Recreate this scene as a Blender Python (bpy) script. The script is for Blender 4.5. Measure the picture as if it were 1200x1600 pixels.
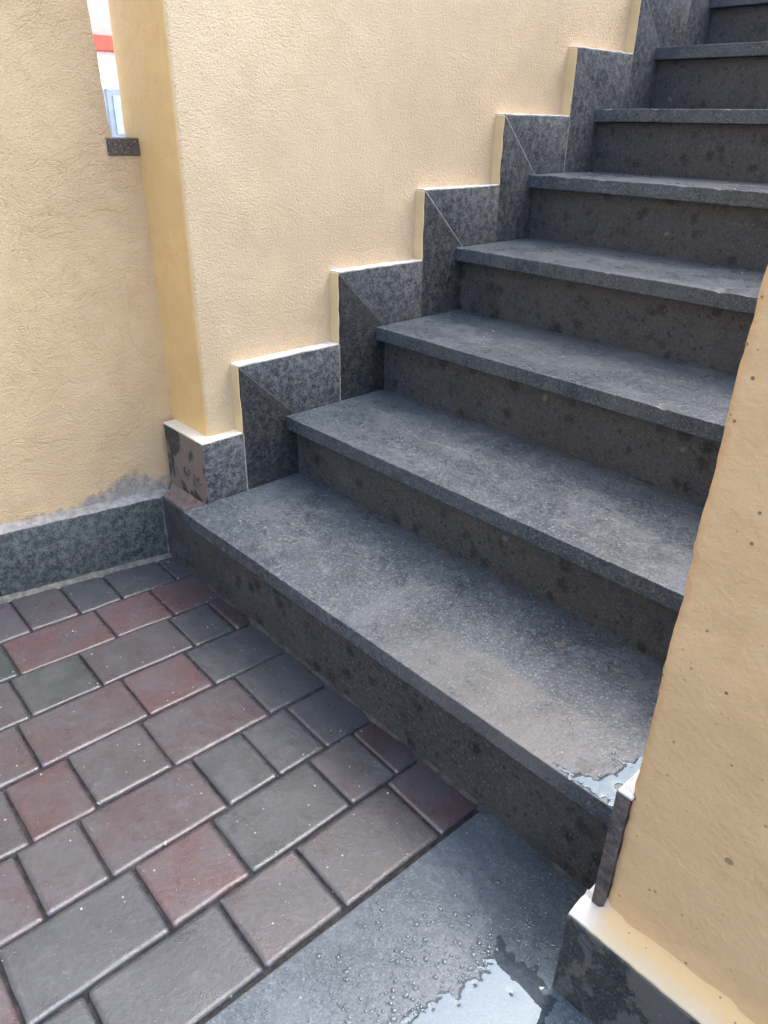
import bpy, bmesh, math, random
from mathutils import Vector, Matrix, noise
random.seed(7)
for o in list(bpy.data.objects): bpy.data.objects.remove(o, do_unlink=True)
SC = bpy.context.scene
COL = SC.collection

# ------------------------------------------------------------------ camera
CAM = (1.37249555, -0.68896448, 0.95542392)
YAW, PITCH, ROLL, FPX = -0.81100071, 0.48724873, 0.01894240, 1157.30974
cam = bpy.data.cameras.new('camera'); co = bpy.data.objects.new('camera', cam); COL.objects.link(co)
f = Vector((math.sin(YAW)*math.cos(PITCH), math.cos(YAW)*math.cos(PITCH), -math.sin(PITCH)))
rt = Vector((math.cos(YAW), -math.sin(YAW), 0)); up = rt.cross(f)
r2 = math.cos(ROLL)*rt + math.sin(ROLL)*up; u2 = -math.sin(ROLL)*rt + math.cos(ROLL)*up
M = Matrix((r2, u2, -f)).transposed().to_4x4(); M.translation = Vector(CAM)
co.matrix_world = M
cam.sensor_fit = 'VERTICAL'; cam.sensor_height = 36; cam.lens = FPX/1600*36
cam.clip_start = 0.02; cam.clip_end = 2000
SC.camera = co
SC.render.resolution_x, SC.render.resolution_y = 768, 1024

# ------------------------------------------------------------------ sky, sun, exposure
SUN_EL, SUN_AZ = math.radians(58), math.radians(8)      # azimuth from +y towards +x
w = bpy.data.worlds.new('World'); SC.world = w; w.use_nodes = True
nt = w.node_tree; nt.nodes.clear()
sky = nt.nodes.new('ShaderNodeTexSky'); sky.sky_type = 'NISHITA'; sky.sun_disc = False
sky.sun_elevation = SUN_EL; sky.sun_rotation = SUN_AZ
sky.air_density = 1.0; sky.dust_density = 2.5; sky.ozone_density = 1.0
bg = nt.nodes.new('ShaderNodeBackground'); bg.inputs[1].default_value = 0.15
wo = nt.nodes.new('ShaderNodeOutputWorld')
nt.links.new(sky.outputs[0], bg.inputs[0]); nt.links.new(bg.outputs[0], wo.inputs[0])
sl = bpy.data.lights.new('sun', 'SUN'); sl.energy = 0.7; sl.angle = math.radians(90); sl.color = (1, .96, .9)
so = bpy.data.objects.new('sun', sl); COL.objects.link(so)
sd = Vector((math.sin(SUN_AZ)*math.cos(SUN_EL), math.cos(SUN_AZ)*math.cos(SUN_EL), math.sin(SUN_EL)))
so.rotation_euler = sd.to_track_quat('Z', 'Y').to_euler()
SC.view_settings.view_transform = 'Standard'; SC.view_settings.look = 'None'
SC.view_settings.gamma = 1; SC.view_settings.use_curve_mapping = False
SC.view_settings.exposure = 2.42

# ------------------------------------------------------------------ material helpers
class NB:
    def __init__(s, name):
        s.m = bpy.data.materials.new(name); s.m.use_nodes = True
        s.t = s.m.node_tree; s.b = s.t.nodes['Principled BSDF']
        s.geo = s.t.nodes.new('ShaderNodeNewGeometry'); s.pos = s.geo.outputs['Position']
    def n(s, typ, **kw):
        x = s.t.nodes.new(typ)
        for k, v in kw.items(): setattr(x, k, v)
        return x
    def put(s, sock, v):
        if isinstance(v, bpy.types.NodeSocket): s.t.links.new(v, sock)
        elif v is not None:
            try: sock.default_value = v
            except Exception: sock.default_value = (*v, 1) if len(v) == 3 else v
    def noise(s, scale, detail=3, rough=.55, vec=None, dist=0):
        x = s.n('ShaderNodeTexNoise'); s.put(x.inputs['Vector'], vec or s.pos)
        x.inputs['Scale'].default_value = scale; x.inputs['Detail'].default_value = detail
        x.inputs['Roughness'].default_value = rough; x.inputs['Distortion'].default_value = dist
        return x.outputs[0]
    def vor(s, scale, feature='F1', vec=None, rand=1, out='Distance'):
        x = s.n('ShaderNodeTexVoronoi', feature=feature); s.put(x.inputs['Vector'], vec or s.pos)
        x.inputs['Scale'].default_value = scale; x.inputs['Randomness'].default_value = rand
        return x.outputs[out]
    def mapv(s, scale=(1, 1, 1), rot=(0, 0, 0), loc=(0, 0, 0), vec=None):
        x = s.n('ShaderNodeMapping'); s.put(x.inputs['Vector'], vec or s.pos)
        x.inputs['Scale'].default_value = scale; x.inputs['Rotation'].default_value = rot; x.inputs['Location'].default_value = loc
        return x.outputs[0]
    def ramp(s, v, lo, hi, a=0., b=1.):
        x = s.n('ShaderNodeMapRange', interpolation_type='SMOOTHSTEP'); s.put(x.inputs[0], v)
        for i, q in enumerate((lo, hi, a, b)): x.inputs[i+1].default_value = q
        return x.outputs[0]
    def math(s, op, a, b=None, c=None):
        x = s.n('ShaderNodeMath', operation=op)
        for i, q in enumerate((a, b, c)):
            if q is not None: s.put(x.inputs[i], q)
        return x.outputs[0]
    def mix(s, fac, a, b, blend='MIX'):
        x = s.n('ShaderNodeMix', data_type='RGBA', blend_type=blend); s.put(x.inputs[0], fac)
        for sock, q in ((x.inputs[6], a), (x.inputs[7], b)):
            if isinstance(q, bpy.types.NodeSocket): s.t.links.new(q, sock)
            else: sock.default_value = (*q[:3], 1)
        return x.outputs[2]
    def sep(s):
        x = s.n('ShaderNodeSeparateXYZ'); s.put(x.inputs[0], s.pos); return x.outputs
    def bump(s, h, dist, strength=1., prev=None):
        x = s.n('ShaderNodeBump'); s.put(x.inputs['Height'], h); x.inputs['Distance'].default_value = dist
        x.inputs['Strength'].default_value = strength
        if prev is not None: s.t.links.new(prev, x.inputs['Normal'])
        return x.outputs[0]
    def done(s, col, rough=.6, normal=None, spec=.5, coat=None):
        s.put(s.b.inputs['Base Color'], col); s.put(s.b.inputs['Roughness'], rough)
        s.put(s.b.inputs['Specular IOR Level'], spec)
        if normal is not None: s.t.links.new(normal, s.b.inputs['Normal'])
        if coat is not None: s.put(s.b.inputs['Coat Weight'], coat[0]); s.b.inputs['Coat Roughness'].default_value = coat[1]
        return s.m

def plaster(name, base, grain=360, gd=.0032, trowel=False, specks=0, patch=False, smooth=0.):
    k = NB(name)
    big = k.noise(3.2, 4); mid = k.noise(22, 4)
    col = k.mix(k.ramp(big, .3, .7), tuple(c*.93 for c in base), tuple(min(1, c*1.05) for c in base))
    col = k.mix(k.ramp(mid, .35, .75, 0, .4), col, (base[0]*.87, base[1]*.83, base[2]*.76))
    fade = k.ramp(k.noise(2.1, 5, .6, vec=k.mapv((1, 1, .45)), dist=.6), .48, .75, 0, .35)
    col = k.mix(fade, col, (min(1, base[0]*1.05), min(1, base[1]*1.08), min(1, base[2]*1.2)))
    g = k.noise(grain, 4, .6)
    if trowel:
        wn = k.n('ShaderNodeTexNoise'); wn.inputs['Scale'].default_value = 3.4; k.put(wn.inputs['Vector'], k.pos)
        wv = k.n('ShaderNodeVectorMath', operation='MULTIPLY_ADD'); k.put(wv.inputs[0], wn.outputs['Color']); wv.inputs[1].default_value = (.0, .34, .34); k.put(wv.inputs[2], k.pos)
        sv = k.mapv((1, 7, 20), (.45, 0, 0), vec=wv.outputs[0])
        st = k.noise(4.5, 5, .62, vec=sv, dist=1.2)
        wave = k.noise(11, 5, .6, dist=1.2)
        rid = k.math('ABSOLUTE', k.math('SUBTRACT', k.noise(9, 3, .5, vec=wv.outputs[0], dist=1.5), .5))
        nrm = k.bump(k.math('MULTIPLY', st, k.ramp(k.noise(5, 2), .35, .7)), .007, .7)
        nrm = k.bump(k.ramp(rid, .0, .03), .0016, .5, nrm)
        nrm = k.bump(wave, .010, .6, nrm); nrm = k.bump(g, gd*1.6, 1., nrm)
    else:
        wave = k.noise(14, 3)
        nrm = k.bump(wave, .006, .5); nrm = k.bump(g, gd*(1.7 if smooth == 0 else 1.), 1., nrm)
        if smooth == 0:
            nrm = k.bump(k.vor(170, 'SMOOTH_F1'), .0018, .6, nrm)
    rough = .78
    if specks:
        v = k.vor(78); on = k.ramp(v, .17, .10)
        sel = k.ramp(k.noise(27, 2), .53, .6)
        v2 = k.math('MULTIPLY', k.ramp(k.vor(19), .10, .07), k.ramp(k.noise(8, 2), .48, .55))
        d = k.math('MAXIMUM', k.math('MULTIPLY', on, sel), v2)
        col = k.mix(k.math('MULTIPLY', d, .8*specks), col, (.13, .075, .06))
        sm = k.ramp(k.noise(9, 6, .7, dist=1.2), .56, .74, 0, .4)
        col = k.mix(sm, col, (base[0]*.72, base[1]*.62, base[2]*.55))
        stk = k.ramp(k.noise(7, 5, .6, vec=k.mapv((1, 1, 5), (0, .5, 0)), dist=.6), .5, .75, 0, .1)
        col = k.mix(stk, col, (base[0]*1.04, base[1]*1.1, base[2]*1.15))
        nrm = k.bump(k.noise(20, 6, .65, dist=.7), .004, .4, nrm)
        rough = .6
    if patch:
        # plaster lost above the skirting, near the corner: grey mortar showing
        X, Y, Z = k.sep()
        zt = k.math('MULTIPLY_ADD', Y, -.093, .136)
        dz = k.math('SUBTRACT', Z, zt)
        dy = k.math('ABSOLUTE', k.math('SUBTRACT', Y, -.035))
        e = k.math('ADD', k.math('MULTIPLY', dz, 14.), k.math('MULTIPLY', dy, 5.0))
        e = k.math('ADD', e, k.math('MULTIPLY', k.math('SUBTRACT', k.noise(38, 5, .6), .5), 1.3))
        edge2 = k.math('ADD', k.math('MULTIPLY', dz, 40.), k.math('MULTIPLY', k.math('SUBTRACT', k.noise(30, 5, .65), .5), 3.2))
        pm = k.math('MAXIMUM', k.ramp(e, 1.05, .65, 0, .95), k.ramp(edge2, .8, .1, 0, .6))
        mort = k.mix(k.ramp(k.noise(60, 5), .35, .65), (.34, .305, .275), (.52, .475, .43))
        col = k.mix(pm, col, mort)
        nrm = k.bump(k.math('SUBTRACT', 1., pm), .0018, .8, nrm)
    return k.done(col, rough, nrm, .3)

def stone(name, a, b, spot, spot_amt=.7, spot_scale=26, rough=(.3, .5), fleck=.5, stain=None, relief=.0006, blotch=None, scuff=.25, chips=0, dusty=False, grain=1., tone=False, small=.8, salt=.55, salt_scale=330):
    k = NB(name)
    n1 = k.noise(9, 5, .6); n2 = k.noise(75, 4, .6); n3 = k.noise(420, 3)
    col = k.mix(k.ramp(n1, .32, .68), a, b)
    col = k.mix(k.ramp(n2, .35, .7, 0, .4*min(1, grain*1.4)), col, tuple(c*(1+.35*grain) for c in b))
    warp = k.n('ShaderNodeMix', data_type='VECTOR'); warp.inputs[0].default_value = .025
    k.put(warp.inputs[4], k.pos); nn = k.n('ShaderNodeTexNoise'); nn.inputs['Scale'].default_value = 30; k.put(nn.inputs['Vector'], k.pos)
    k.put(warp.inputs[5], nn.outputs['Color'])
    v = k.vor(spot_scale, 'F1', vec=warp.outputs[1])
    sp = k.math('MULTIPLY', k.ramp(v, .46, .20), k.ramp(k.noise(16, 2), .42, .60))
    v2 = k.vor(spot_scale*2.7, 'F1', vec=warp.outputs[1])
    sp2 = k.math('MULTIPLY', k.ramp(v2, .42, .16), k.ramp(k.noise(33, 2), .42, .60))
    sp = k.math('MAXIMUM', sp, k.math('MULTIPLY', sp2, small))
    col = k.mix(k.math('MULTIPLY', sp, spot_amt), col, spot)
    n4 = k.noise(250, 3, .65)
    col = k.mix(k.ramp(n4, .46, .64, 0, .38*grain), col, tuple(c*.45 for c in a))
    col = k.mix(k.ramp(n4, .50, .36, 0, .3*grain), col, tuple(c*1.6 for c in b))
    col = k.mix(k.ramp(n3, .52, .72, 0, .6), col, tuple(c*.4 for c in a))
    scf = k.math('MULTIPLY', k.ramp(k.noise(3.5, 6, .7, vec=k.mapv((1, 2.2, 1), (0, 0, .4)), dist=.8), .50, .72), k.ramp(n2, .3, .6))
    col = k.mix(k.math('MULTIPLY', scf, scuff), col, (.22, .23, .24))
    pt = k.math('MULTIPLY', k.ramp(k.geo.outputs['Pointiness'], .515, .57), k.ramp(k.noise(55, 4, .7), .40, .62))
    col = k.mix(k.math('MULTIPLY', pt, .6), col, (.26, .26, .25))
    sc_ = k.n('ShaderNodeSeparateColor'); k.put(sc_.inputs[0], k.vor(salt_scale, out='Color'))
    col = k.mix(k.ramp(sc_.outputs[0], .22, .12, 0, salt), col, tuple(c*.35 for c in a))
    col = k.mix(k.ramp(sc_.outputs[1], .86, .94, 0, salt), col, tuple(min(1, c*2.3) for c in b))
    if stain:
        s1 = k.math('MULTIPLY', k.ramp(k.noise(6, 5, .65, dist=1.), .53, .66), stain[1])
        col = k.mix(s1, col, stain[0])
    if blotch:
        s2 = k.ramp(k.noise(24, 5, .65, vec=k.mapv((1, 1, .6)), dist=.6), .46, .53)
        s3 = k.ramp(k.noise(70, 3, .6), .62, .66)
        col = k.mix(k.math('MULTIPLY', k.math('MAXIMUM', s2, 0.), blotch[1]), col, blotch[0])
    if chips:
        cv = k.vor(8.5, 'F1', vec=warp.outputs[1]); cn = k.noise(90, 4, .7)
        cm = k.math('MULTIPLY', k.ramp(k.math('ADD', cv, k.math('MULTIPLY', cn, .10)), .125, .105), .9)
        col = k.mix(k.math('MULTIPLY', cm, chips), col, (.24, .215, .17))
    if dusty:
        X, Y, Z = k.sep(); wv = k.math('MULTIPLY', k.math('SUBTRACT', n2, .5), .02)
        dm = k.math('MULTIPLY', k.ramp(k.math('ADD', Y, wv), .125, .10), k.math('MULTIPLY', k.ramp(X, .50, .90), k.ramp(X, 1.08, .98)))
        dm = k.math('MULTIPLY', k.math('MULTIPLY', dm, k.ramp(Z, .2, .19)), k.ramp(n1, .25, .6, .12, .5))
        col = k.mix(dm, col, (.20, .185, .165))
        sq = k.math('MULTIPLY', k.ramp(k.math('ABSOLUTE', k.math('SUBTRACT', k.math('ADD', X, wv), 1.029)), .013, .011), k.ramp(k.math('ABSOLUTE', k.math('SUBTRACT', k.math('ADD', Y, wv), .032)), .011, .009))
        col = k.mix(k.math('MULTIPLY', k.math('MULTIPLY', sq, k.ramp(Z, .2, .19)), .75), col, (.045, .046, .048))
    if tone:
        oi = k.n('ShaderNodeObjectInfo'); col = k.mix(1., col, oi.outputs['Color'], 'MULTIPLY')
    fl = k.math('MULTIPLY', k.ramp(k.vor(95), .085, .05), k.ramp(k.noise(7, 2), .4, .6))
    fl2 = k.math('MULTIPLY', k.ramp(k.vor(28), .06, .04), .9)
    col = k.mix(k.math('MULTIPLY', k.math('MAXIMUM', fl, fl2), fleck), col, (.42, .42, .38))
    rg = k.ramp(k.math('ADD', k.math('MULTIPLY', n1, .6), k.math('MULTIPLY', n2, .4)), .3, .7, *rough)
    nrm = k.bump(n2, relief, .8); nrm = k.bump(n3, relief*.5, .7, nrm)
    return k.done(col, rg, nrm, .5)

def paver_mat():
    k = NB('concrete_paver'); oi = k.n('ShaderNodeObjectInfo')
    base = oi.outputs['Color']
    n1 = k.noise(14, 4, .6); n2 = k.noise(120, 4, .6); n3 = k.noise(700, 2)
    col = k.mix(k.ramp(n1, .35, .68, 0, .6), base, (.068, .074, .083))
    col = k.mix(k.ramp(n2, .4, .75, 0, .45), col, (.036, .032, .036))
    dust = k.ramp(k.noise(30, 5, .7, dist=.5), .55, .78, 0, .3)
    col = k.mix(dust, col, (.17, .18, .195))
    fl = k.math('MULTIPLY', k.ramp(k.vor(150), .10, .06), k.ramp(k.noise(12, 2), .42, .6))
    fl2 = k.ramp(k.vor(40), .07, .05)
    col = k.mix(k.math('MULTIPLY', k.math('MAXIMUM', fl, fl2), .6), col, (.5, .48, .42))
    pt = k.math('MULTIPLY', k.ramp(k.geo.outputs['Pointiness'], .52, .60), k.ramp(k.noise(75, 4, .7), .42, .60))
    col = k.mix(k.math('MULTIPLY', pt, .7), col, (.34, .35, .37))
    rg = k.ramp(k.math('ADD', k.math('MULTIPLY', n1, .5), k.math('MULTIPLY', k.noise(45, 3), .5)), .35, .65, .26, .50)
    nrm = k.bump(k.noise(26, 3), .0008, .3); nrm = k.bump(n2, .0008, .8, nrm); nrm = k.bump(n3, .0005, .8, nrm)
    rg = k.math('MULTIPLY', rg, k.ramp(k.geo.outputs['Pointiness'], .505, .55, 1., .45))
    return k.done(col, rg, nrm, .7)

def mortar_mat(name, a, b):
    k = NB(name); n = k.noise(60, 5, .65); n2 = k.noise(260, 3)
    col = k.mix(k.ramp(n, .3, .7), a, b)
    return k.done(col, .9, k.bump(n2, .0015, .9, k.bump(n, .004, .8)), .2)

def plain(name, c, rough=.6, scale=8, var=.12):
    k = NB(name); n = k.noise(scale, 4)
    col = k.mix(k.ramp(n, .3, .7), tuple(x*(1-var) for x in c), tuple(min(1, x*(1+var)) for x in c))
    return k.done(col, rough, k.bump(k.noise(scale*20, 3), .002, .3), .4)

def water_mat(name, ior, tint):
    k = NB(name); t = k.t; t.nodes.remove(k.b)
    fr = k.n('ShaderNodeFresnel'); fr.inputs[0].default_value = ior
    tr = k.n('ShaderNodeBsdfTransparent'); tr.inputs[0].default_value = (*tint, 1)
    gl = k.n('ShaderNodeBsdfGlossy'); gl.inputs['Roughness'].default_value = .0; gl.inputs['Color'].default_value = (.76, .92, 1, 1)
    mx = k.n('ShaderNodeMixShader'); t.links.new(fr.outputs[0], mx.inputs[0])
    t.links.new(tr.outputs[0], mx.inputs[1]); t.links.new(gl.outputs[0], mx.inputs[2])
    t.links.new(mx.outputs[0], t.nodes['Material Output'].inputs['Surface'])
    return k.m

def worn_ledge():
    k = NB('worn_ledge_paint'); X, Y, Z = k.sep()
    n = k.noise(70, 5, .65); e = k.math('ADD', X, k.math('MULTIPLY', k.math('SUBTRACT', n, .5), .06))
    ye = k.math('ADD', Y, k.math('MULTIPLY', k.math('SUBTRACT', n, .5), .02))
    col = k.mix(k.ramp(ye, -.130, -.112), (.72, .60, .40), (.76, .54, .27))
    col = k.mix(k.ramp(e, 1.17, 1.14), col, (.66, .63, .56))
    dot = k.math('MULTIPLY', k.ramp(k.vor(90), .14, .09), k.ramp(k.noise(30, 2), .54, .6))
    col = k.mix(k.math('MULTIPLY', dot, .8), col, (.16, .12, .09))
    return k.done(col, .6, k.bump(n, .0025, .7), .3)
CREAM = (.87, .685, .44)
MAT = dict(
    stair_plaster=plaster('cream_plaster', CREAM),
    trowel_plaster=plaster('trowelled_plaster', (.88, .64, .37), trowel=True, patch=True),
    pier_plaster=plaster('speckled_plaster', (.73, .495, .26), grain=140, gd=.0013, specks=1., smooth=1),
    smooth_plaster=plaster('smooth_yellow_plaster', (.85, .59, .265), grain=160, gd=.0006, specks=.35, smooth=1),
    edge_paint=plaster('yellow_edge_paint', (.76, .60, .34), grain=120, gd=.0006, smooth=1),
    ledge_paint=plaster('pale_ledge_paint', (.80, .74, .60), grain=120, gd=.0008, smooth=1),
    front_ledge=worn_ledge(),
    white_mortar=mortar_mat('white_mortar', (.50, .48, .44), (.74, .72, .68)),
    tread=stone('basalt_tread', (.061, .075, .087), (.089, .106, .121), (.040, .048, .058), .45, 18, (.22, .46), .5, ((.14, .155, .17), .35), .0007, None, .5, .35, True, .7, False, .25),
    riser=stone('basalt_riser', (.062, .064, .066), (.086, .087, .087), (.017, .018, .021), .9, 24, (.4, .62), .35, None, .0006, None, .05, .7, False, .7, False, .9, .32),
    skirt=stone('basalt_skirting', (.055, .065, .073), (.090, .102, .112), (.034, .040, .046), .14, 18, (.28, .48), .45, None, .0006, None, .07, 0, False, .3, True, .15, .7),
    smeared=stone('mortar_smeared_basalt', (.04, .04, .04), (.07, .07, .068), (.03, .03, .03), .6, 24, (.7, .85), .2, None, .0012, ((.235, .185, .16), .9)),
    smeared2=stone('cement_smeared_basalt', (.028, .03, .028), (.055, .056, .052), (.02, .02, .02), .6, 24, (.4, .6), .2, None, .0012, ((.14, .13, .118), .75)),
    slab=stone('wet_basalt_slab', (.074, .096, .112), (.104, .130, .148), (.055, .070, .084), .4, 34, (.16, .34), .5, ((.058, .076, .092), .5), .0005, None, .15, 0, False, .5, False, .3, .28, 420),
    paver=paver_mat(),
    bed=mortar_mat('dark_joint_sand', (.016, .016, .017), (.05, .047, .044)),
    mortar=mortar_mat('grey_mortar', (.10, .095, .085), (.20, .19, .17)),
    light_mortar=mortar_mat('light_mortar', (.24, .23, .215), (.40, .385, .36)),
    shaded_mortar=mortar_mat('shaded_mortar', (.055, .052, .048), (.115, .108, .098)),  # mortar colour darkened for the shade at the riser foot
    pink_mortar=mortar_mat('pinkish_mortar', (.17, .13, .11), (.27, .21, .18)),
    strip=mortar_mat('cement_smeared_stone_end', (.06, .052, .048), (.165, .138, .122)),
    sill=stone('brown_sill_stone', (.085, .065, .052), (.13, .10, .08), (.05, .04, .035), .5, 60, (.5, .7), .3),
    crumbs=plain('plaster_crumbs', (.45, .43, .38), .8, 90, .25),
    water=water_mat('water', 1.68, (.74, .78, .82)),
    drop=water_mat('water_drop', 1.6, (.93, .94, .95)),
    ground=plain('pale_concrete_ground', (.34, .33, .31), .9, 3, .2),
    blocker_grey=plain('blocker_grey', (.26, .27, .29), .85, 5, .15),
    white_wall=plain('white_render', (.80, .80, .80), .8),
    pink_wall=plain('pink_render', (.80, .46, .38), .8),
    red_band=plain('red_fascia', (.62, .10, .06), .6),
    grey_metal=plain('grey_shutter', (.30, .34, .38), .5),
    pale_glass=plain('pale_window_glass', (.42, .50, .55), .15),
    dark_glass=plain('dark_glass', (.05, .06, .07), .08),
)

# ------------------------------------------------------------------ mesh helpers
def wloc(o): return Vector(o.get('_base', (0, 0, 0))) if o else Vector((0, 0, 0))
BASE = {}
def link(name, verts, faces, mat, parent=None, base=None, smooth=True, angle=40):
    b = Vector(BASE[parent.name]) if parent else Vector(base or (0, 0, 0))
    me = bpy.data.meshes.new(name); me.from_pydata([Vector(v)-b for v in verts], [], faces)
    bm = bmesh.new(); bm.from_mesh(me); bmesh.ops.recalc_face_normals(bm, faces=bm.faces); bm.to_mesh(me); bm.free()
    if smooth:
        me.shade_smooth()
        me.set_sharp_from_angle(angle=math.radians(angle))
    me.materials.append(MAT[mat] if isinstance(mat, str) else mat)
    o = bpy.data.objects.new(name, me); COL.objects.link(o)
    if parent: o.parent = parent; BASE[o.name] = tuple(b)
    else: o.location = b; BASE[o.name] = tuple(b)
    return o
def thing(name, label, cat, base, group=None):
    o = bpy.data.objects.new(name, None); COL.objects.link(o); o.location = base; BASE[o.name] = tuple(base)
    o.empty_display_size = .1
    return tag(o, label, cat, group)
def tag(o, label=None, cat=None, group=None, kind=None):
    for k, v in (('label', label), ('category', cat), ('group', group), ('kind', kind)):
        if v: o[k] = v
    return o
def axis(lo, hi, r, n):
    r = min(r, (hi-lo)*.45)
    r = min(r, (hi-lo)*.33); e = min(r*1.35, (hi-lo)*.45)
    a = [lo, lo+r*.3, lo+r, lo+e]; b = [hi-e, hi-r, hi-r*.3, hi]
    return a+[lo+e+(hi-lo-2*e)*i/n for i in range(1, n)]+b, r
def nz(p, amp, sc, seed=0):
    return noise.noise_vector(Vector(p)*sc+Vector((seed*3.1, seed*1.7, seed*.9)))*amp
def rbox(lo, hi, r=.002, n=(2, 2, 2), amp=0, sc=20, seed=0, amp2=0, sc2=120):
    """box with rounded edges and slightly uneven faces -> verts, faces"""
    A = []; rr = []
    for i in range(3):
        a, q = axis(lo[i], hi[i], r, n[i]); A.append(a); rr.append(q)
    N = [len(a) for a in A]; idx = {}; V = []; F = []
    def vid(i, j, k):
        key = (i, j, k)
        if key not in idx:
            p = Vector((A[0][i], A[1][j], A[2][k]))
            c = Vector([min(max(p[q], lo[q]+rr[q]), hi[q]-rr[q]) for q in range(3)])
            d = p-c
            if d.length > 1e-9:
                nzx = sum(1 for q in range(3) if abs(d[q]) > 1e-9)
                if nzx > 1:
                    m = max(abs(d[q])/rr[q] for q in range(3))
                    dn = Vector([d[q]/rr[q] for q in range(3)]).normalized()*m
                    p = c+Vector([dn[q]*rr[q] for q in range(3)])
            if amp: p = p+nz(p, amp, sc, seed)
            if amp2: p = p+nz(p, amp2, sc2, seed+5)
            idx[key] = len(V); V.append(p)
        return idx[key]
    for i in range(N[0]-1):
        for j in range(N[1]-1):
            F.append([vid(i, j, 0), vid(i, j+1, 0), vid(i+1, j+1, 0), vid(i+1, j, 0)])
            F.append([vid(i, j, N[2]-1), vid(i+1, j, N[2]-1), vid(i+1, j+1, N[2]-1), vid(i, j+1, N[2]-1)])
    for i in range(N[0]-1):
        for k in range(N[2]-1):
            F.append([vid(i, 0, k), vid(i+1, 0, k), vid(i+1, 0, k+1), vid(i, 0, k+1)])
            F.append([vid(i, N[1]-1, k), vid(i, N[1]-1, k+1), vid(i+1, N[1]-1, k+1), vid(i+1, N[1]-1, k)])
    for j in range(N[1]-1):
        for k in range(N[2]-1):
            F.append([vid(0, j, k), vid(0, j, k+1), vid(0, j+1, k+1), vid(0, j+1, k)])
            F.append([vid(N[0]-1, j, k), vid(N[0]-1, j+1, k), vid(N[0]-1, j+1, k+1), vid(N[0]-1, j, k+1)])
    return V, F
def prism(poly, ext, bev=.0015, seg=2):
    """extrude a polygon (list of Vector) along vector ext, bevelled -> verts, faces"""
    bm = bmesh.new()
    vs = [bm.verts.new(p) for p in poly]; fc = bm.faces.new(vs)
    r = bmesh.ops.extrude_face_region(bm, geom=[fc])
    bmesh.ops.translate(bm, verts=[v for v in r['geom'] if isinstance(v, bmesh.types.BMVert)], vec=ext)
    bmesh.ops.recalc_face_normals(bm, faces=bm.faces)
    if bev: bmesh.ops.bevel(bm, geom=list(bm.edges), offset=bev, segments=seg, profile=.5, affect='EDGES')
    V = [v.co.copy() for v in bm.verts]; bm.verts.index_update()
    F = [[v.index for v in q.verts] for q in bm.faces]; bm.free()
    return V, F
def strip(path, prof, amp=.003, sc=40, seed=0):
    """irregular mortar strip: cross-section offsets prof[(a,b)] swept along path[(point, a_vec, b_vec)]"""
    V = []; F = []; m = len(prof)
    for i, (p, av, bv) in enumerate(path):
        for j, (a, b) in enumerate(prof):
            q = Vector(p)+Vector(av)*a+Vector(bv)*b
            V.append(q+nz(q, amp, sc, seed)+nz(q, amp*.4, sc*4, seed+3))
    for i in range(len(path)-1):
        for j in range(m-1):
            F.append([i*m+j, i*m+j+1, (i+1)*m+j+1, (i+1)*m+j])
    return V, F
def wall_mask(ys, zs, inside, x0, x1, amp=.0012, sc=14):
    """wall with openings: cells of the y/z grid kept where inside(y,z), between x0 and x1"""
    V = []; F = []; idx = {}
    xs = [x0, (x0+x1)/2, x1]
    def vid(i, j, s):
        if (i, j, s) not in idx:
            p = Vector((xs[s], ys[i], zs[j])); p += nz(p, amp, sc)+nz(p, amp*.45, sc*6, 4)
            idx[(i, j, s)] = len(V); V.append(p)
        return idx[(i, j, s)]
    ny, nz_ = len(ys)-1, len(zs)-1
    K = [[inside((ys[i]+ys[i+1])/2, (zs[j]+zs[j+1])/2) for j in range(nz_)] for i in range(ny)]
    g = lambda i, j: 0 <= i < ny and 0 <= j < nz_ and K[i][j]
    for i in range(ny):
        for j in range(nz_):
            if not K[i][j]: continue
            for s in (0, 2): F.append([vid(i, j, s), vid(i+1, j, s), vid(i+1, j+1, s), vid(i, j+1, s)])
            for s in (0, 1):
                if not g(i-1, j): F.append([vid(i, j, s), vid(i, j+1, s), vid(i, j+1, s+1), vid(i, j, s+1)])
                if not g(i+1, j): F.append([vid(i+1, j, s), vid(i+1, j+1, s), vid(i+1, j+1, s+1), vid(i+1, j, s+1)])
                if not g(i, j-1): F.append([vid(i, j, s), vid(i+1, j, s), vid(i+1, j, s+1), vid(i, j, s+1)])
                if not g(i, j+1): F.append([vid(i, j+1, s), vid(i+1, j+1, s), vid(i+1, j+1, s+1), vid(i, j+1, s+1)])
    return V, F
def bevel_mod(o, wdt, seg=3):
    m = o.modifiers.new('bevel', 'BEVEL'); m.width = wdt; m.segments = seg; m.limit_method = 'ANGLE'; m.angle_limit = math.radians(50)
def lin(a, b, n): return [a+(b-a)*i/n for i in range(n+1)]

# ------------------------------------------------------------------ dimensions
RISE, GO = .165, .28615
NST = 12
DZ = {1: .004, 2: -.0045, 3: -.0015, 4: -.0006, 5: .0026, 6: .0036, 7: .008, 8: 0}
DY = {1: -.006, 2: .0013, 3: .004}
sz = lambda k: k*RISE+DZ.get(k, 0)
sy = lambda k: (k-1)*GO+DY.get(k, 0)
OH, TT = .03, .033                       # nosing overhang, tread thickness
SK = .143                                # skirting height above the treads
sj = lambda k: (k-1)*GO+.166+{2: .004, 3: -.003, 4: -.003}.get(k, 0)
XL, XW = 0., -.030                       # stone face and plaster face, left of the stairs
XR, XRW = 1.135, 1.150                   # the same on the right
PY, PPY = .058, .090                     # pier end: stone face, plaster face
LX, LPX = -.165, -.190                   # recessed wall: stone face, plaster face
fz = lambda x, y: -.026-.016*(x+.162)-.116*(y-.017)      # sloping paved floor
GZ = -.40

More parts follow.
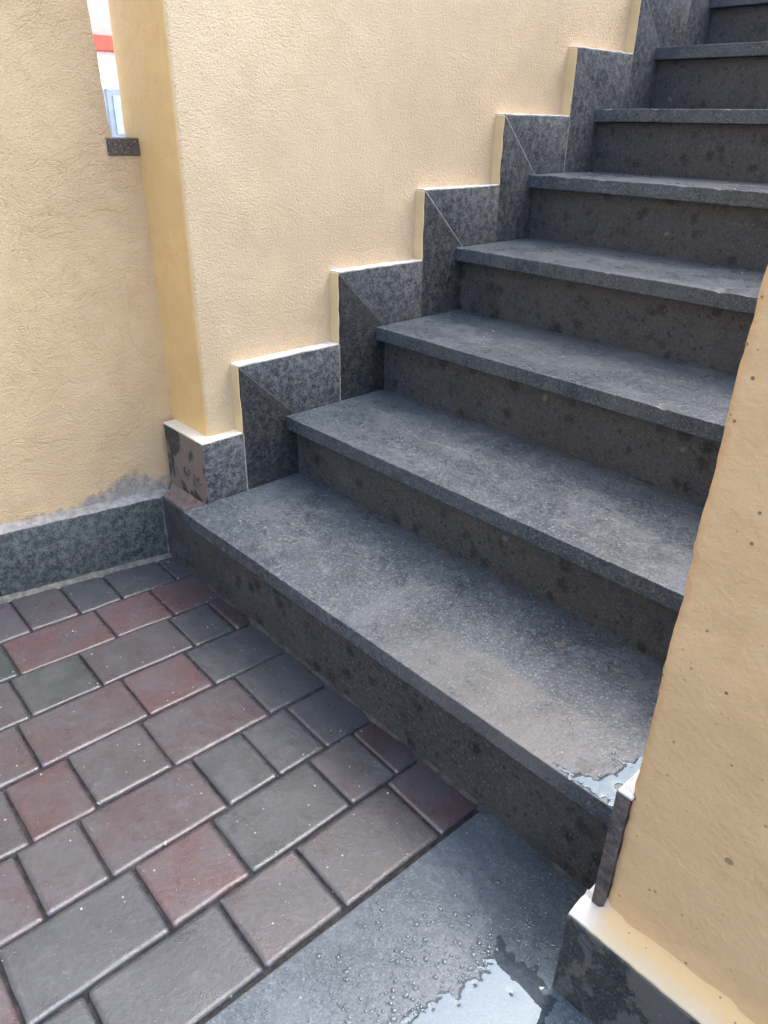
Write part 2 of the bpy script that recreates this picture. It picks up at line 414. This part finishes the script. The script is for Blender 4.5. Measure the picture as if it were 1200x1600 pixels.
# ------------------------------------------------------------------ setting
g = link('ground', [(-150, -150, GZ), (150, -150, GZ), (150, 150, GZ), (-150, 150, GZ)], [[0, 1, 2, 3]], 'ground'); tag(g, kind='structure')

# paved yard: dark bed with pavers and one long border slab
X0, X1, Y0, Y1 = -.22, 3.2, -2.75, .06
bx, by = lin(X0, X1, 12), lin(Y0, Y1, 12)
V = []; F = []
for x in bx:
    for y in by: V.append((x, y, fz(x, y)-.0065))
n = len(by)
for i in range(len(bx)-1):
    for j in range(n-1): F.append([i*n+j, (i+1)*n+j, (i+1)*n+j+1, i*n+j+1])
yard = tag(link('paved_yard', V, F, 'bed', base=(.5, -.6, fz(.5, -.6))), kind='structure')

ROW = [None, (.869, -.019), (.732, -.051), (.605, -.062), (.474, -.070), (.337, -.081), (.208, -.085), (.083, -.083), (-.046, -.097), (-.155, -.01)]
RX = lambda r, y: ROW[r][0]+ROW[r][1]*max(y, -1.0)
JY = {1: [-.071, -.270, -.405, -.591], 2: [-.037, -.142, -.339, -.468, -.654], 3: [-.092, -.196, -.298, -.494, -.585],
      4: [.022, -.120, -.323, -.456], 5: [-.156, -.296, -.491], 6: [-.020, -.123, -.326, -.459],
      7: [-.100, -.236, -.433], 8: [-.020, -.160, -.260, -.365]}
RED, DRED, GRY, BRN, MAU, GRN, PNK = (.102, .064, .070), (.074, .051, .058), (.061, .070, .079), (.078, .071, .076), (.081, .072, .084), (.050, .062, .064), (.090, .071, .078)
JC = {1: [DRED, BRN, BRN, GRY, GRY], 2: [DRED, BRN, GRY, RED, GRY, RED], 3: [GRY, GRY, GRY, PNK, BRN, PNK],
      4: [GRY, GRY, PNK, BRN, RED], 5: [GRY, RED, PNK, PNK], 6: [DRED, GRY, MAU, GRN, MAU],
      7: [RED, RED, RED, GRN], 8: [GRY, GRY, GRY, BRN, MAU]}
def make_paver(r, ya, yb, colr, seed):
    g_ = .0013
    # quad between row lines r (right) and r+1 (left), ya > yb
    ca = Vector((0, 0, 0))
    dx0 = random.uniform(-.0012, .0012); dzz = random.uniform(-.0012, .0012); tx, ty = random.uniform(-.006, .006), random.uniform(-.006, .006)
    wdt = .125; ln = ya-yb
    V, F = rbox((0, 0, -.02), (wdt, ln, .0), .0068, (4, max(3, int(ln/.03)), 1), .0009, 28, seed, .0008, 120)
    out = []
    for v in V:
        u = v.x/wdt; t = v.y/ln
        y = yb+g_+(ya-yb-2*g_)*t
        xl = RX(r+1, y)+g_*.9; xr = RX(r, y)-g_*.9
        x = xl+(xr-xl)*u+dx0
        out.append(Vector((x, y+(u-.5)*-.004, fz(x, y)+v.z*1.0+dzz+tx*(u-.5)*.12+ty*(t-.5)*ln-.001)))
    o = link('paver', out, F, 'paver', yard, angle=60)
    jit = random.uniform(.78, .98)
    o.color = (colr[0]*jit, colr[1]*jit, colr[2]*jit, 1)
seed = 0
for r in range(1, 9):
    ys = [.034+.012]+JY[r]; cs = list(JC[r])
    while ys[-1] > -1.75: ys.append(ys[-1]-random.choice((.10, .135, .20)))
    while len(cs) < len(ys): cs.append(random.choice((GRY, BRN, MAU, PNK, RED, GRY)))
    for i in range(len(ys)-1):
        if ys[i]-ys[i+1] < .02: continue
        seed += 1; make_paver(r, ys[i], ys[i+1], cs[i], seed)
# border slabs, right of the pavers
def floor_slab(xa, xb, ya, yb, seed):
    V, F = rbox((xa, ya, -.03), (xb, yb, 0), .002, (8, 16, 1), .0005, 9, seed)
    out = []
    for v in V:
        x = v.x
        if xa < 1: x = v.x+(RX(1, v.y)+.006-xa)*(xb-v.x)/(xb-xa)
        out.append(Vector((x, v.y, fz(x, v.y)+v.z)))
    return link('floor_slab', out, F, 'slab', yard)
floor_slab(.87, 1.56, -1.12, .05, 1); floor_slab(.87, 1.56, -2.2, -1.124, 2); floor_slab(1.564, 2.9, -2.2, -.05, 3)
# mortar along the skirting and along the first riser
P = [((LX, y, fz(LX, y)), (1, 0, 0), (0, 0, 1)) for y in lin(-1.6, .03, 120)]
link('joint_mortar', *strip(P, [(-.004, .004), (.004, .0035), (.010, .001), (.018, -.006)], .0035, 38, 2), 'mortar', yard)
P = [((x, OH, fz(x, OH)), (0, -1, 0), (0, 0, 1)) for x in lin(.02, 1.12, 120)]
link('joint_mortar', *strip(P, [(-.004, .009), (.002, .006), (.009, .001), (.018, -.006)], .0045, 22, 5), 'shaded_mortar', yard)

# ------------------------------------------------------------------ staircase
stair = thing('stone_staircase', 'dark grey basalt staircase climbing between two cream plaster walls', 'staircase', (.57, 0, fz(.57, 0)))
# rough masonry body under the slabs
poly = [Vector((-.02, OH+.018, GZ))]
for k in range(1, NST+1):
    poly += [Vector((-.02, sy(k)+OH+.018, sz(k)-TT-.002)), Vector((-.02, sy(k+1)+OH+.018, sz(k)-TT-.002))]
poly += [Vector((-.02, sy(NST+1)+1.2, sz(NST)-TT-.002)), Vector((-.02, sy(NST+1)+1.2, GZ))]
link('stair_body', *prism(poly, Vector((1.168, 0, 0)), 0), 'mortar', stair, smooth=False)
for k in range(1, NST+1):
    depth = GO+OH+.02 if k < NST else 1.4
    xa = XL-.004 if k > 1 else XL-.002
    V, F = rbox((xa, sy(k), sz(k)-TT), (XRW-.002, sy(k)+depth, sz(k)), .0018, (110, 6, 2), .0008, 9, k, .0004, 90)
    for v in V:
        if v.y < sy(k)+.003 and v.z > sz(k)-.004:
            c_ = max(0, noise.noise(Vector((v.x*34, k*3.3, 0)))-.28)*.011+max(0, noise.noise(Vector((v.x*90, k*5.1, 2)))-.3)*.004; v.y += c_*.8; v.z -= c_
    t = link('tread', V, F, 'tread', stair)
    x0 = XL-.003 if k > 1 else LX-.001
    zb = sz(k-1)-.001 if k > 1 else -.075
    V, F = rbox((x0, sy(k)+OH, zb), (XRW-.003, sy(k)+OH+.02, sz(k)-TT-.0006), .0012, (16, 1, 3), .0006, 7, k+30)
    link('riser', V, F, 'riser', stair)

# ------------------------------------------------------------------ wall left of the stairs (its pier end faces the yard)
WT = 2.5
V, F = rbox((-.282, PPY, GZ), (XW, 4.9, WT), .007, (16, 160, 90), .0016, 9, 3, .0007, 60)
V = [v+Vector((0, .03*max(0, (-.235-v.x)/.047)**2*max(0, 1-(v.y-PPY)/.3), 0)) for v in V]
swall = link('stair_side_wall', V, F, 'stair_plaster', base=(-.17, 2.4, GZ))
swall.data.materials.append(MAT['smooth_plaster'])
for p in swall.data.polygons:
    if p.normal.y < -.6: p.material_index = 1          # the pier end has a smooth yellow coat
tag(swall, 'long cream stippled plaster wall rising along the left of the stairs, edged with stepped stone skirting', 'wall')
yz = lambda y, z, x=XL: Vector((x, y, z))
ext = Vector((-.045, 0, 0))
gap = .0014
for k in range(1, NST+1):
    zt, zk = sz(k)+SK, sz(k)
    if k == 1:
        q = [yz(PY+.001, zk+.001), yz(sj(1)-gap, zk+.001), yz(sj(1)-gap, zt), yz(PY+.001, zt)]
    else:
        q = [yz(sy(k)+.026+gap, zk+.001), yz(sj(k)-gap, zk+.001), yz(sj(k)-gap, zt), yz(sj(k-1)+.004, zt)]
    t_ = random.uniform(.98, 1.2); link('skirting_stone', *prism(q, ext, .001), 'skirt', swall).color = (t_, t_, t_, 1)
    if k < NST:
        z2 = sz(k+1)
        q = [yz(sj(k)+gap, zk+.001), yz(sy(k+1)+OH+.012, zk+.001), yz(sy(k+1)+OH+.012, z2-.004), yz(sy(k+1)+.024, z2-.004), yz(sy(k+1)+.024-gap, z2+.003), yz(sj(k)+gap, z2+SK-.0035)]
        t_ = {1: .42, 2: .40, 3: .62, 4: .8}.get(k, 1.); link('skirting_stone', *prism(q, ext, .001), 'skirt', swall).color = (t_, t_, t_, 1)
        for (a, b) in ((yz(sj(k), zk), yz(sj(k), zt)), (yz(sy(k+1)+.025, z2), yz(sj(k)+.002, z2+SK-.002))):
            d = (b-a).normalized(); nn = Vector((0, -d.z, d.y))*.0026
            q = [a-nn, a+nn, b+nn, b-nn]; q = [Vector((XL-.0005, v.y, v.z)) for v in q]
            link('joint_mortar', *prism(q, Vector((-.02, 0, 0)), 0), 'light_mortar' if random.random() < .6 else 'mortar', swall, smooth=False)
        # painted end of the upright stone
        V, F = rbox((XW-.004, sj(k)-.0035, zt+.0005), (XL-.0015, sj(k)+.0005, z2+SK), .0015, (1, 1, 14), .0016, 40, k)
        link('painted_edge', V, F, 'edge_paint', swall)
    ya = PY if k == 1 else sj(k-1)-.002
    V, F = rbox((XW-.004, ya, zt-.0005), (XL-.001, sj(k)-.001, zt+.0035), .0015, (2, 24, 1), .0017, 45, k+9)
    link('ledge_paint', V, F, 'ledge_paint' if k == 1 else 'white_mortar', swall)
# pier end
zt = sz(1)+SK
V, F = rbox((LX-.01, PY, -.12), (XL-.0005, PPY+.02, zt), .0025, (6, 1, 10), .0008, 22, 3)
link('skirting_stone', V, F, 'smeared', swall)
V, F = rbox((LX-.012, PY+.0005, zt-.0005), (XW-.002, PPY+.004, zt+.004), .0018, (8, 3, 1), .0012, 30, 77)
link('ledge_paint', V, F, 'ledge_paint', swall)

# ------------------------------------------------------------------ recessed wall with the slit opening
SILL = .914; SY = .033
ys = sorted(set([round(v, 4) for v in lin(-2.9, -.9, 40)+lin(-.9, SY-.02, 46)+[SY-.012, SY-.005, SY]+lin(SY, PPY, 4)+[PPY+.01]]))
zs = sorted(set([round(v, 4) for v in lin(GZ, -.05, 5)+lin(-.05, SILL-.032, 50)+[SILL-.031]+lin(SILL-.031, 1.95, 60)+lin(1.95, WT, 16)]))
ins = lambda y, z: not (SY < y < PPY+.02 and SILL-.031 < z < 1.95)
V, F = wall_mask(ys, zs, ins, -.262, LPX, .0016, 11)
# the slit's left edge leans and wavers
V2 = []
for v in V:
    d = max(0, 1-abs(v.y-SY)/.03)
    if v.z > SILL-.02 and v.y <= SY+.004: v = v+Vector((0, -d*(.012*min(1, max(0, (v.z-SILL)/.23))**.8-.004+.004*noise.noise(Vector((0, 1, v.z*28)))), 0))
    V2.append(v)
rwall = link('recessed_wall', V2, F, 'trowel_plaster', base=(LPX, -1.4, GZ)); bevel_mod(rwall, .005)
tag(rwall, 'trowelled cream plaster wall with a narrow slit opening, at the left over the pavers', 'wall')
V, F = rbox((-.266, SY-.010, SILL-.031), (LPX+.004, PPY+.004, SILL), .0015, (3, 3, 2), .0006, 40, 8)
link('window_sill', V, F, 'sill', rwall)
# skirting stones on the slope of the yard
zsk = lambda y: .134-.093*(y-.018)
for i, (a, b) in enumerate(((-.372, OH-.001), (-.80, -.375), (-1.25, -.803), (-1.75, -1.253), (-2.6, -1.753))):
    q = [Vector((LX, a, fz(LX, a)-.03)), Vector((LX, b, fz(LX, b)-.03)), Vector((LX, b, zsk(b))), Vector((LX, a, zsk(a)))]
    link('skirting_stone', *prism(q, Vector((-.04, 0, 0)), .0015), 'skirt', rwall).color = (.74, .76, .70, 1)
P = [((LX-.001, y, zsk(y)), (-1, 0, 0), (0, 0, 1)) for y in lin(-2.0, .055, 160)]
link('mortar_fillet', *strip(P, [(-.001, -.002), (.002, .002), (.010, .004), (.020, .008), (.030, .010)], .0030, 24, 4), 'light_mortar', rwall)
P = [((LX+.001, OH-.001, z), (1, 0, 0), (0, -1, 0)) for z in lin(fz(LX, 0)+.004, .135, 30)]
link('mortar_fillet', *strip(P, [(-.003, .010), (.001, .006), (.006, .002), (.011, -.003)], .0018, 40, 6), 'mortar', rwall)

P = [((x, OH-.001, .136), (0, 1, 0), (0, 0, 1)) for x in lin(LX, -.004, 30)]
link('mortar_fillet', *strip(P, [(-.002, -.004), (.004, .004), (.016, .010), (.030, .026)], .003, 40, 8), 'pink_mortar', rwall)

# ------------------------------------------------------------------ wall on the right
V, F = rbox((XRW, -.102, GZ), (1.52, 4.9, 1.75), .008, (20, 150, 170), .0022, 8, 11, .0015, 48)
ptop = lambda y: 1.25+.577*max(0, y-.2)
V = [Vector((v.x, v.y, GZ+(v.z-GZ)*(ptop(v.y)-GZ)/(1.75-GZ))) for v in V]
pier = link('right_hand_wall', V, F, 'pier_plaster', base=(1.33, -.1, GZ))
tag(pier, 'brown speckled cream plaster wall end standing close at the right of the stairs', 'wall')
ext = Vector((.03, 0, 0))
for k in range(1, NST+1):
    zt, zk = sz(k)+SK, sz(k)
    if k == 1:
        q = [yz(-.101, .122, XR), yz(sj(1)-gap, zk-.05, XR), yz(sj(1)-gap, zt, XR), yz(-.101, zt, XR)]
        q[1] = yz(-.101+.10, .122, XR); q = [yz(-.1055, .1225, XR), yz(sy(1)+OH-.002, .1225, XR), yz(sy(1)+OH-.002, zk+.001, XR), yz(sj(1)-gap, zk+.001, XR), yz(sj(1)-gap, zt, XR), yz(-.1055, zt, XR)]
    else:
        q = [yz(sy(k)+.026+gap, zk+.001, XR), yz(sj(k)-gap, zk+.001, XR), yz(sj(k)-gap, zt, XR), yz(sj(k-1)+.004, zt, XR)]
    link('skirting_stone', *prism(q, Vector((.0155, 0, 0)) if k == 1 else ext, .001), 'strip' if k == 1 else 'skirt', pier)
    if k < NST:
        z2 = sz(k+1)
        q = [yz(sj(k)+gap, zk+.001, XR), yz(sy(k+1)+OH-.001, zk+.001, XR), yz(sy(k+1)+OH-.001, z2, XR), yz(sj(k)+gap, z2+SK-.0035, XR)]
        link('skirting_stone', *prism(q, ext, .001), 'skirt', pier)
    ya = -.1055 if k == 1 else sj(k-1)
    V, F = rbox((XR+.001, ya, zt-.0005), (XRW+.004, sj(k), zt+.003), .0012, (2, 8, 1), .0008, 30, k+50)
    link('ledge_paint', V, F, 'white_mortar', pier)
# base stones: one along the stair side, one across the front
LZ, BXX, BYY = .118, 1.123, -.138
V, F = rbox((BXX, BYY+.018, fz(1.12, 0)-.04), (XRW+.01, OH-.001, LZ), .002, (2, 5, 5), .0006, 20, 21)
link('skirting_stone', V, F, 'skirt', pier)
V, F = rbox((BXX, BYY, fz(1.12, -.13)-.05), (1.53, BYY+.0175, LZ), .003, (16, 1, 6), .0007, 16, 22)
link('skirting_stone', V, F, 'smeared2', pier)
# sloping painted ledge on top of them
V = []; F = []
nx = 40
for i, x in enumerate(lin(BXX+.0015, 1.53, nx)):
    for j, (y, dz) in enumerate(((BYY+.0015, .0005), (BYY+.002, .003), (BYY+.014, .0045), (-.112, .007), (-.103, .014), (-.098, .03))):
        q = Vector((x, y, LZ+dz*(1 if x > XRW else .35 if j > 3 else 1))); V.append(q+nz(q, .0012, 34)+nz(q, .0006, 130))
for i in range(nx):
    for j in range(5): F.append([i*6+j, (i+1)*6+j, (i+1)*6+j+1, i*6+j+1])
link('ledge_paint', V, F, 'front_ledge', pier)
V, F = rbox((BXX+.0015, -.110, LZ-.0005), (XR+.004, OH-.002, LZ+.0035), .0012, (2, 8, 1), .001, 34, 91)
link('ledge_paint', V, F, 'white_mortar', pier)

# ------------------------------------------------------------------ unseen wall behind the camera, added to block and dim the light
V, F = rbox((-.6, -3.15, GZ), (3.4, -2.95, 3.2), .01, (8, 1, 8), .002, 3)
hw = link('light_blocking_wall', V, F, 'blocker_grey', base=(1.4, -3.05, GZ)); tag(hw, 'unseen grey wall added behind the viewpoint to keep light from that side dim', 'wall')

# ------------------------------------------------------------------ house seen through the slit
HX = -10.
hs = thing('neighbour_house', 'white and pink house with a red band, seen through the slit opening', 'house', (HX-2, 4, GZ))
def hbox(name, lo, hi, mat, parent=hs): return link(name, *rbox(lo, hi, .01, (1, 1, 1)), mat, parent)
hbox('wall', (HX-4, -1, GZ), (HX, 9, 1.72), 'white_wall'); hbox('upper_wall', (HX-4, -1, 1.90), (HX, 9, 4.6), 'pink_wall')
hbox('fascia_band', (HX-4, -1.05, 1.7205), (HX+.12, 9.05, 1.8995), 'red_band'); hbox('roof', (HX-4.2, -1.2, 4.602), (HX+.3, 9.2, 4.8), 'red_band')
for y in (1.2, 4.57, 7.2):
    wn = hbox('window', (HX-.02, y, .62), (HX+.06, y+1.0, 1.27), 'grey_metal'); 
    hbox('pane', (HX+.061, y+.08, .70), (HX+.075, y+.92, 1.19), 'pale_glass', wn)
    wn = hbox('window', (HX-.02, y-.4, 2.5), (HX+.06, y+.6, 3.6), 'white_wall')
    hbox('pane', (HX+.061, y-.32, 2.58), (HX+.075, y+.52, 3.52), 'dark_glass', wn)

# ------------------------------------------------------------------ water on the slab and on the first tread
def in_poly(x, y, poly):
    c = False; n = len(poly)
    for i in range(n):
        (xa, ya), (xb, yb) = poly[i], poly[i-1]
        if (ya > y) != (yb > y) and x < (xb-xa)*(y-ya)/(yb-ya)+xa: c = not c
    return c
def poly_dist(x, y, poly):
    d = 9
    for i in range(len(poly)):
        (xa, ya), (xb, yb) = poly[i], poly[i-1]
        vx, vy = xb-xa, yb-ya; t = max(0, min(1, ((x-xa)*vx+(y-ya)*vy)/(vx*vx+vy*vy+1e-12)))
        d = min(d, math.hypot(x-xa-t*vx, y-ya-t*vy))
    return d if in_poly(x, y, poly) else -d
def puddle(name, poly, zf, res, nzs, h, label, holes=()):
    xs = [p[0] for p in poly]; ysx = [p[1] for p in poly]
    xa, xb, ya, yb = min(xs)-.02, max(xs)+.02, min(ysx)-.02, max(ysx)+.02
    nx, ny = int((xb-xa)/res), int((yb-ya)/res)
    H = {}
    for i in range(nx+1):
        for j in range(ny+1):
            x, y = xa+i*res, ya+j*res
            d = poly_dist(x, y, poly)
            d += nzs*noise.noise(Vector((x*45, y*45, 1)))+nzs*.8*noise.noise(Vector((x*120, y*120, 7)))
            for (hx, hy, hr) in holes: d = min(d, math.hypot(x-hx, y-hy)-hr)
            H[i, j] = (x, y, d)
    V = []; F = []; idx = {}
    def vid(i, j):
        if (i, j) not in idx:
            x, y, d = H[i, j]
            e = h*(1-math.exp(-d/.004)) if d > 0 else max(-.0012, d*.08)
            idx[i, j] = len(V); V.append(Vector((x, y, zf(x, y)+e+.0004)))
        return idx[i, j]
    for i in range(nx):
        for j in range(ny):
            if max(H[i, j][2], H[i+1, j][2], H[i, j+1][2], H[i+1, j+1][2]) > -.001:
                F.append([vid(i, j), vid(i+1, j), vid(i+1, j+1), vid(i, j+1)])
    b = (sum(xs)/len(xs), sum(ysx)/len(ysx)); 
    o = link(name, V, F, 'water', base=(b[0], b[1], zf(*b)), angle=180)
    return tag(o, label, 'puddle', 'pools of water on the stone')
PUD = [(1.036, -.138), (1.046, -.143), (1.056, -.150), (1.066, -.140), (1.083, -.138), (1.10, -.140), (1.116, -.146), (1.124, -.152), (1.135, -.150), (1.155, -.19), (1.175, -.25), (1.13, -.36), (1.06, -.38), (1.036, -.310), (1.038, -.285), (1.042, -.262), (1.049, -.246), (1.047, -.224), (1.049, -.205), (1.052, -.183), (1.044, -.166), (1.046, -.150)]
hl = [(1.096, -.186, .0025), (1.057, -.215, .003), (1.06, -.25, .003)]
puddle('puddle', PUD, fz, .0013, .012, .0003, 'bright sky-reflecting puddle on the grey floor slab beside the right wall', hl)
TP = [(1.0, .003), (1.05, .0005), (1.095, 0), (1.133, 0), (1.133, .10), (1.078, .10), (1.066, .07), (1.062, .045), (1.054, .02), (1.03, .010)]
th = [(1.083, .032, .010), (1.10, .065, .012)]
puddle('puddle', TP, lambda x, y: sz(1)+.0006, .0012, .011, .0003, 'small pool of water on the lowest tread, against the right skirting', th)

def droplets(name, pts, label):
    V = []; F = []
    for (x, y, z, r, el, an) in pts:
        b = len(V); m = 9; hgt = r*.27
        V.append(Vector((x, y, z+hgt)))
        for ring, (q, e) in enumerate(((.45, .86), (.8, .5), (1., -.05))):
            for i in range(m):
                a = 2*math.pi*i/m; dx, dy = math.cos(a)*r*q*el, math.sin(a)*r*q
                V.append(Vector((x+dx*math.cos(an)-dy*math.sin(an), y+dx*math.sin(an)+dy*math.cos(an), z+hgt*e)))
        for i in range(m):
            F.append([b, b+1+i, b+1+(i+1) % m])
            for rg in (0, 1):
                p, q = b+1+rg*m, b+1+(rg+1)*m
                F.append([p+i, q+i, q+(i+1) % m, p+(i+1) % m])
    o = link(name, V, F, 'drop', base=(pts[0][0], pts[0][1], pts[0][2]), angle=180)
    return tag(o, label, 'droplets', kind='stuff')
pts = []
while len(pts) < 1500:
    x, y = random.uniform(.885, 1.11), random.gauss(-.24, .12)
    if not -.6 < y < -.06 or random.random() > max(0, min(1, (x-.86)*6)) or poly_dist(x, y, PUD) > .002: continue
    if noise.noise(Vector((x*16, y*16, 3))) < random.uniform(-.5, .35): continue
    r = min(.0038, .0007+random.expovariate(1/.0006))
    pts.append((x, y, fz(x, y)+.0004, r, random.uniform(1, 1.5), random.uniform(0, 3.14)))
droplets('water_droplets', pts, 'water droplets splashed over the grey floor slab around the puddle')
pts = []
while len(pts) < 170:
    x, y = random.gauss(.955, .06), random.gauss(.075, .03)
    if not (.8 < x < 1.12 and .01 < y < .2): continue
    pts.append((x, y, sz(1)+.0005, min(.003, .0007+random.expovariate(1/.0006)), random.uniform(1, 1.6), random.uniform(0, 3.14)))
droplets('water_droplets', pts, 'water droplets on the lowest tread near the right wall')

# ------------------------------------------------------------------ crumbs of plaster and grit
def crumbs(name, pts, label):
    V = []; F = []
    for (x, y, z, r) in pts:
        b = len(V)
        for s in (-1, 1):
            for i in range(4):
                a = math.pi/2*i+random.uniform(-.4, .4); q = r*random.uniform(.5, 1.2)*(1 if s < 0 else .6)
                V.append(Vector((x+math.cos(a)*q, y+math.sin(a)*q, z+(0 if s < 0 else r*random.uniform(.3, .7)))))
        F.append([b+4, b+5, b+6, b+7])
        for i in range(4): F.append([b+i, b+(i+1) % 4, b+4+(i+1) % 4, b+4+i])
    o = link(name, V, F, 'crumbs', base=pts[0][:3], smooth=False)
    return tag(o, label, 'crumbs', kind='stuff')
pts = []
for k in range(1, 8):
    for i in range(46):
        x, y = random.uniform(.02, 1.12), sy(k)+abs(random.gauss(0, .16))+.006
        if y > sy(k+1)+.02: continue
        pts.append((x, y, sz(k)+.0004, min(.0035, .0006+random.expovariate(1/.0006))))
crumbs('plaster_crumbs', pts, 'pale crumbs of plaster scattered on the stair treads')
pts = []
for i in range(260):
    x, y = random.uniform(-.14, .86), random.uniform(-.9, .02)
    pts.append((x, y, fz(x, y)-.0005, min(.003, .0006+random.expovariate(1/.0005))))
crumbs('plaster_crumbs', pts, 'pale crumbs of plaster scattered on the pavers')
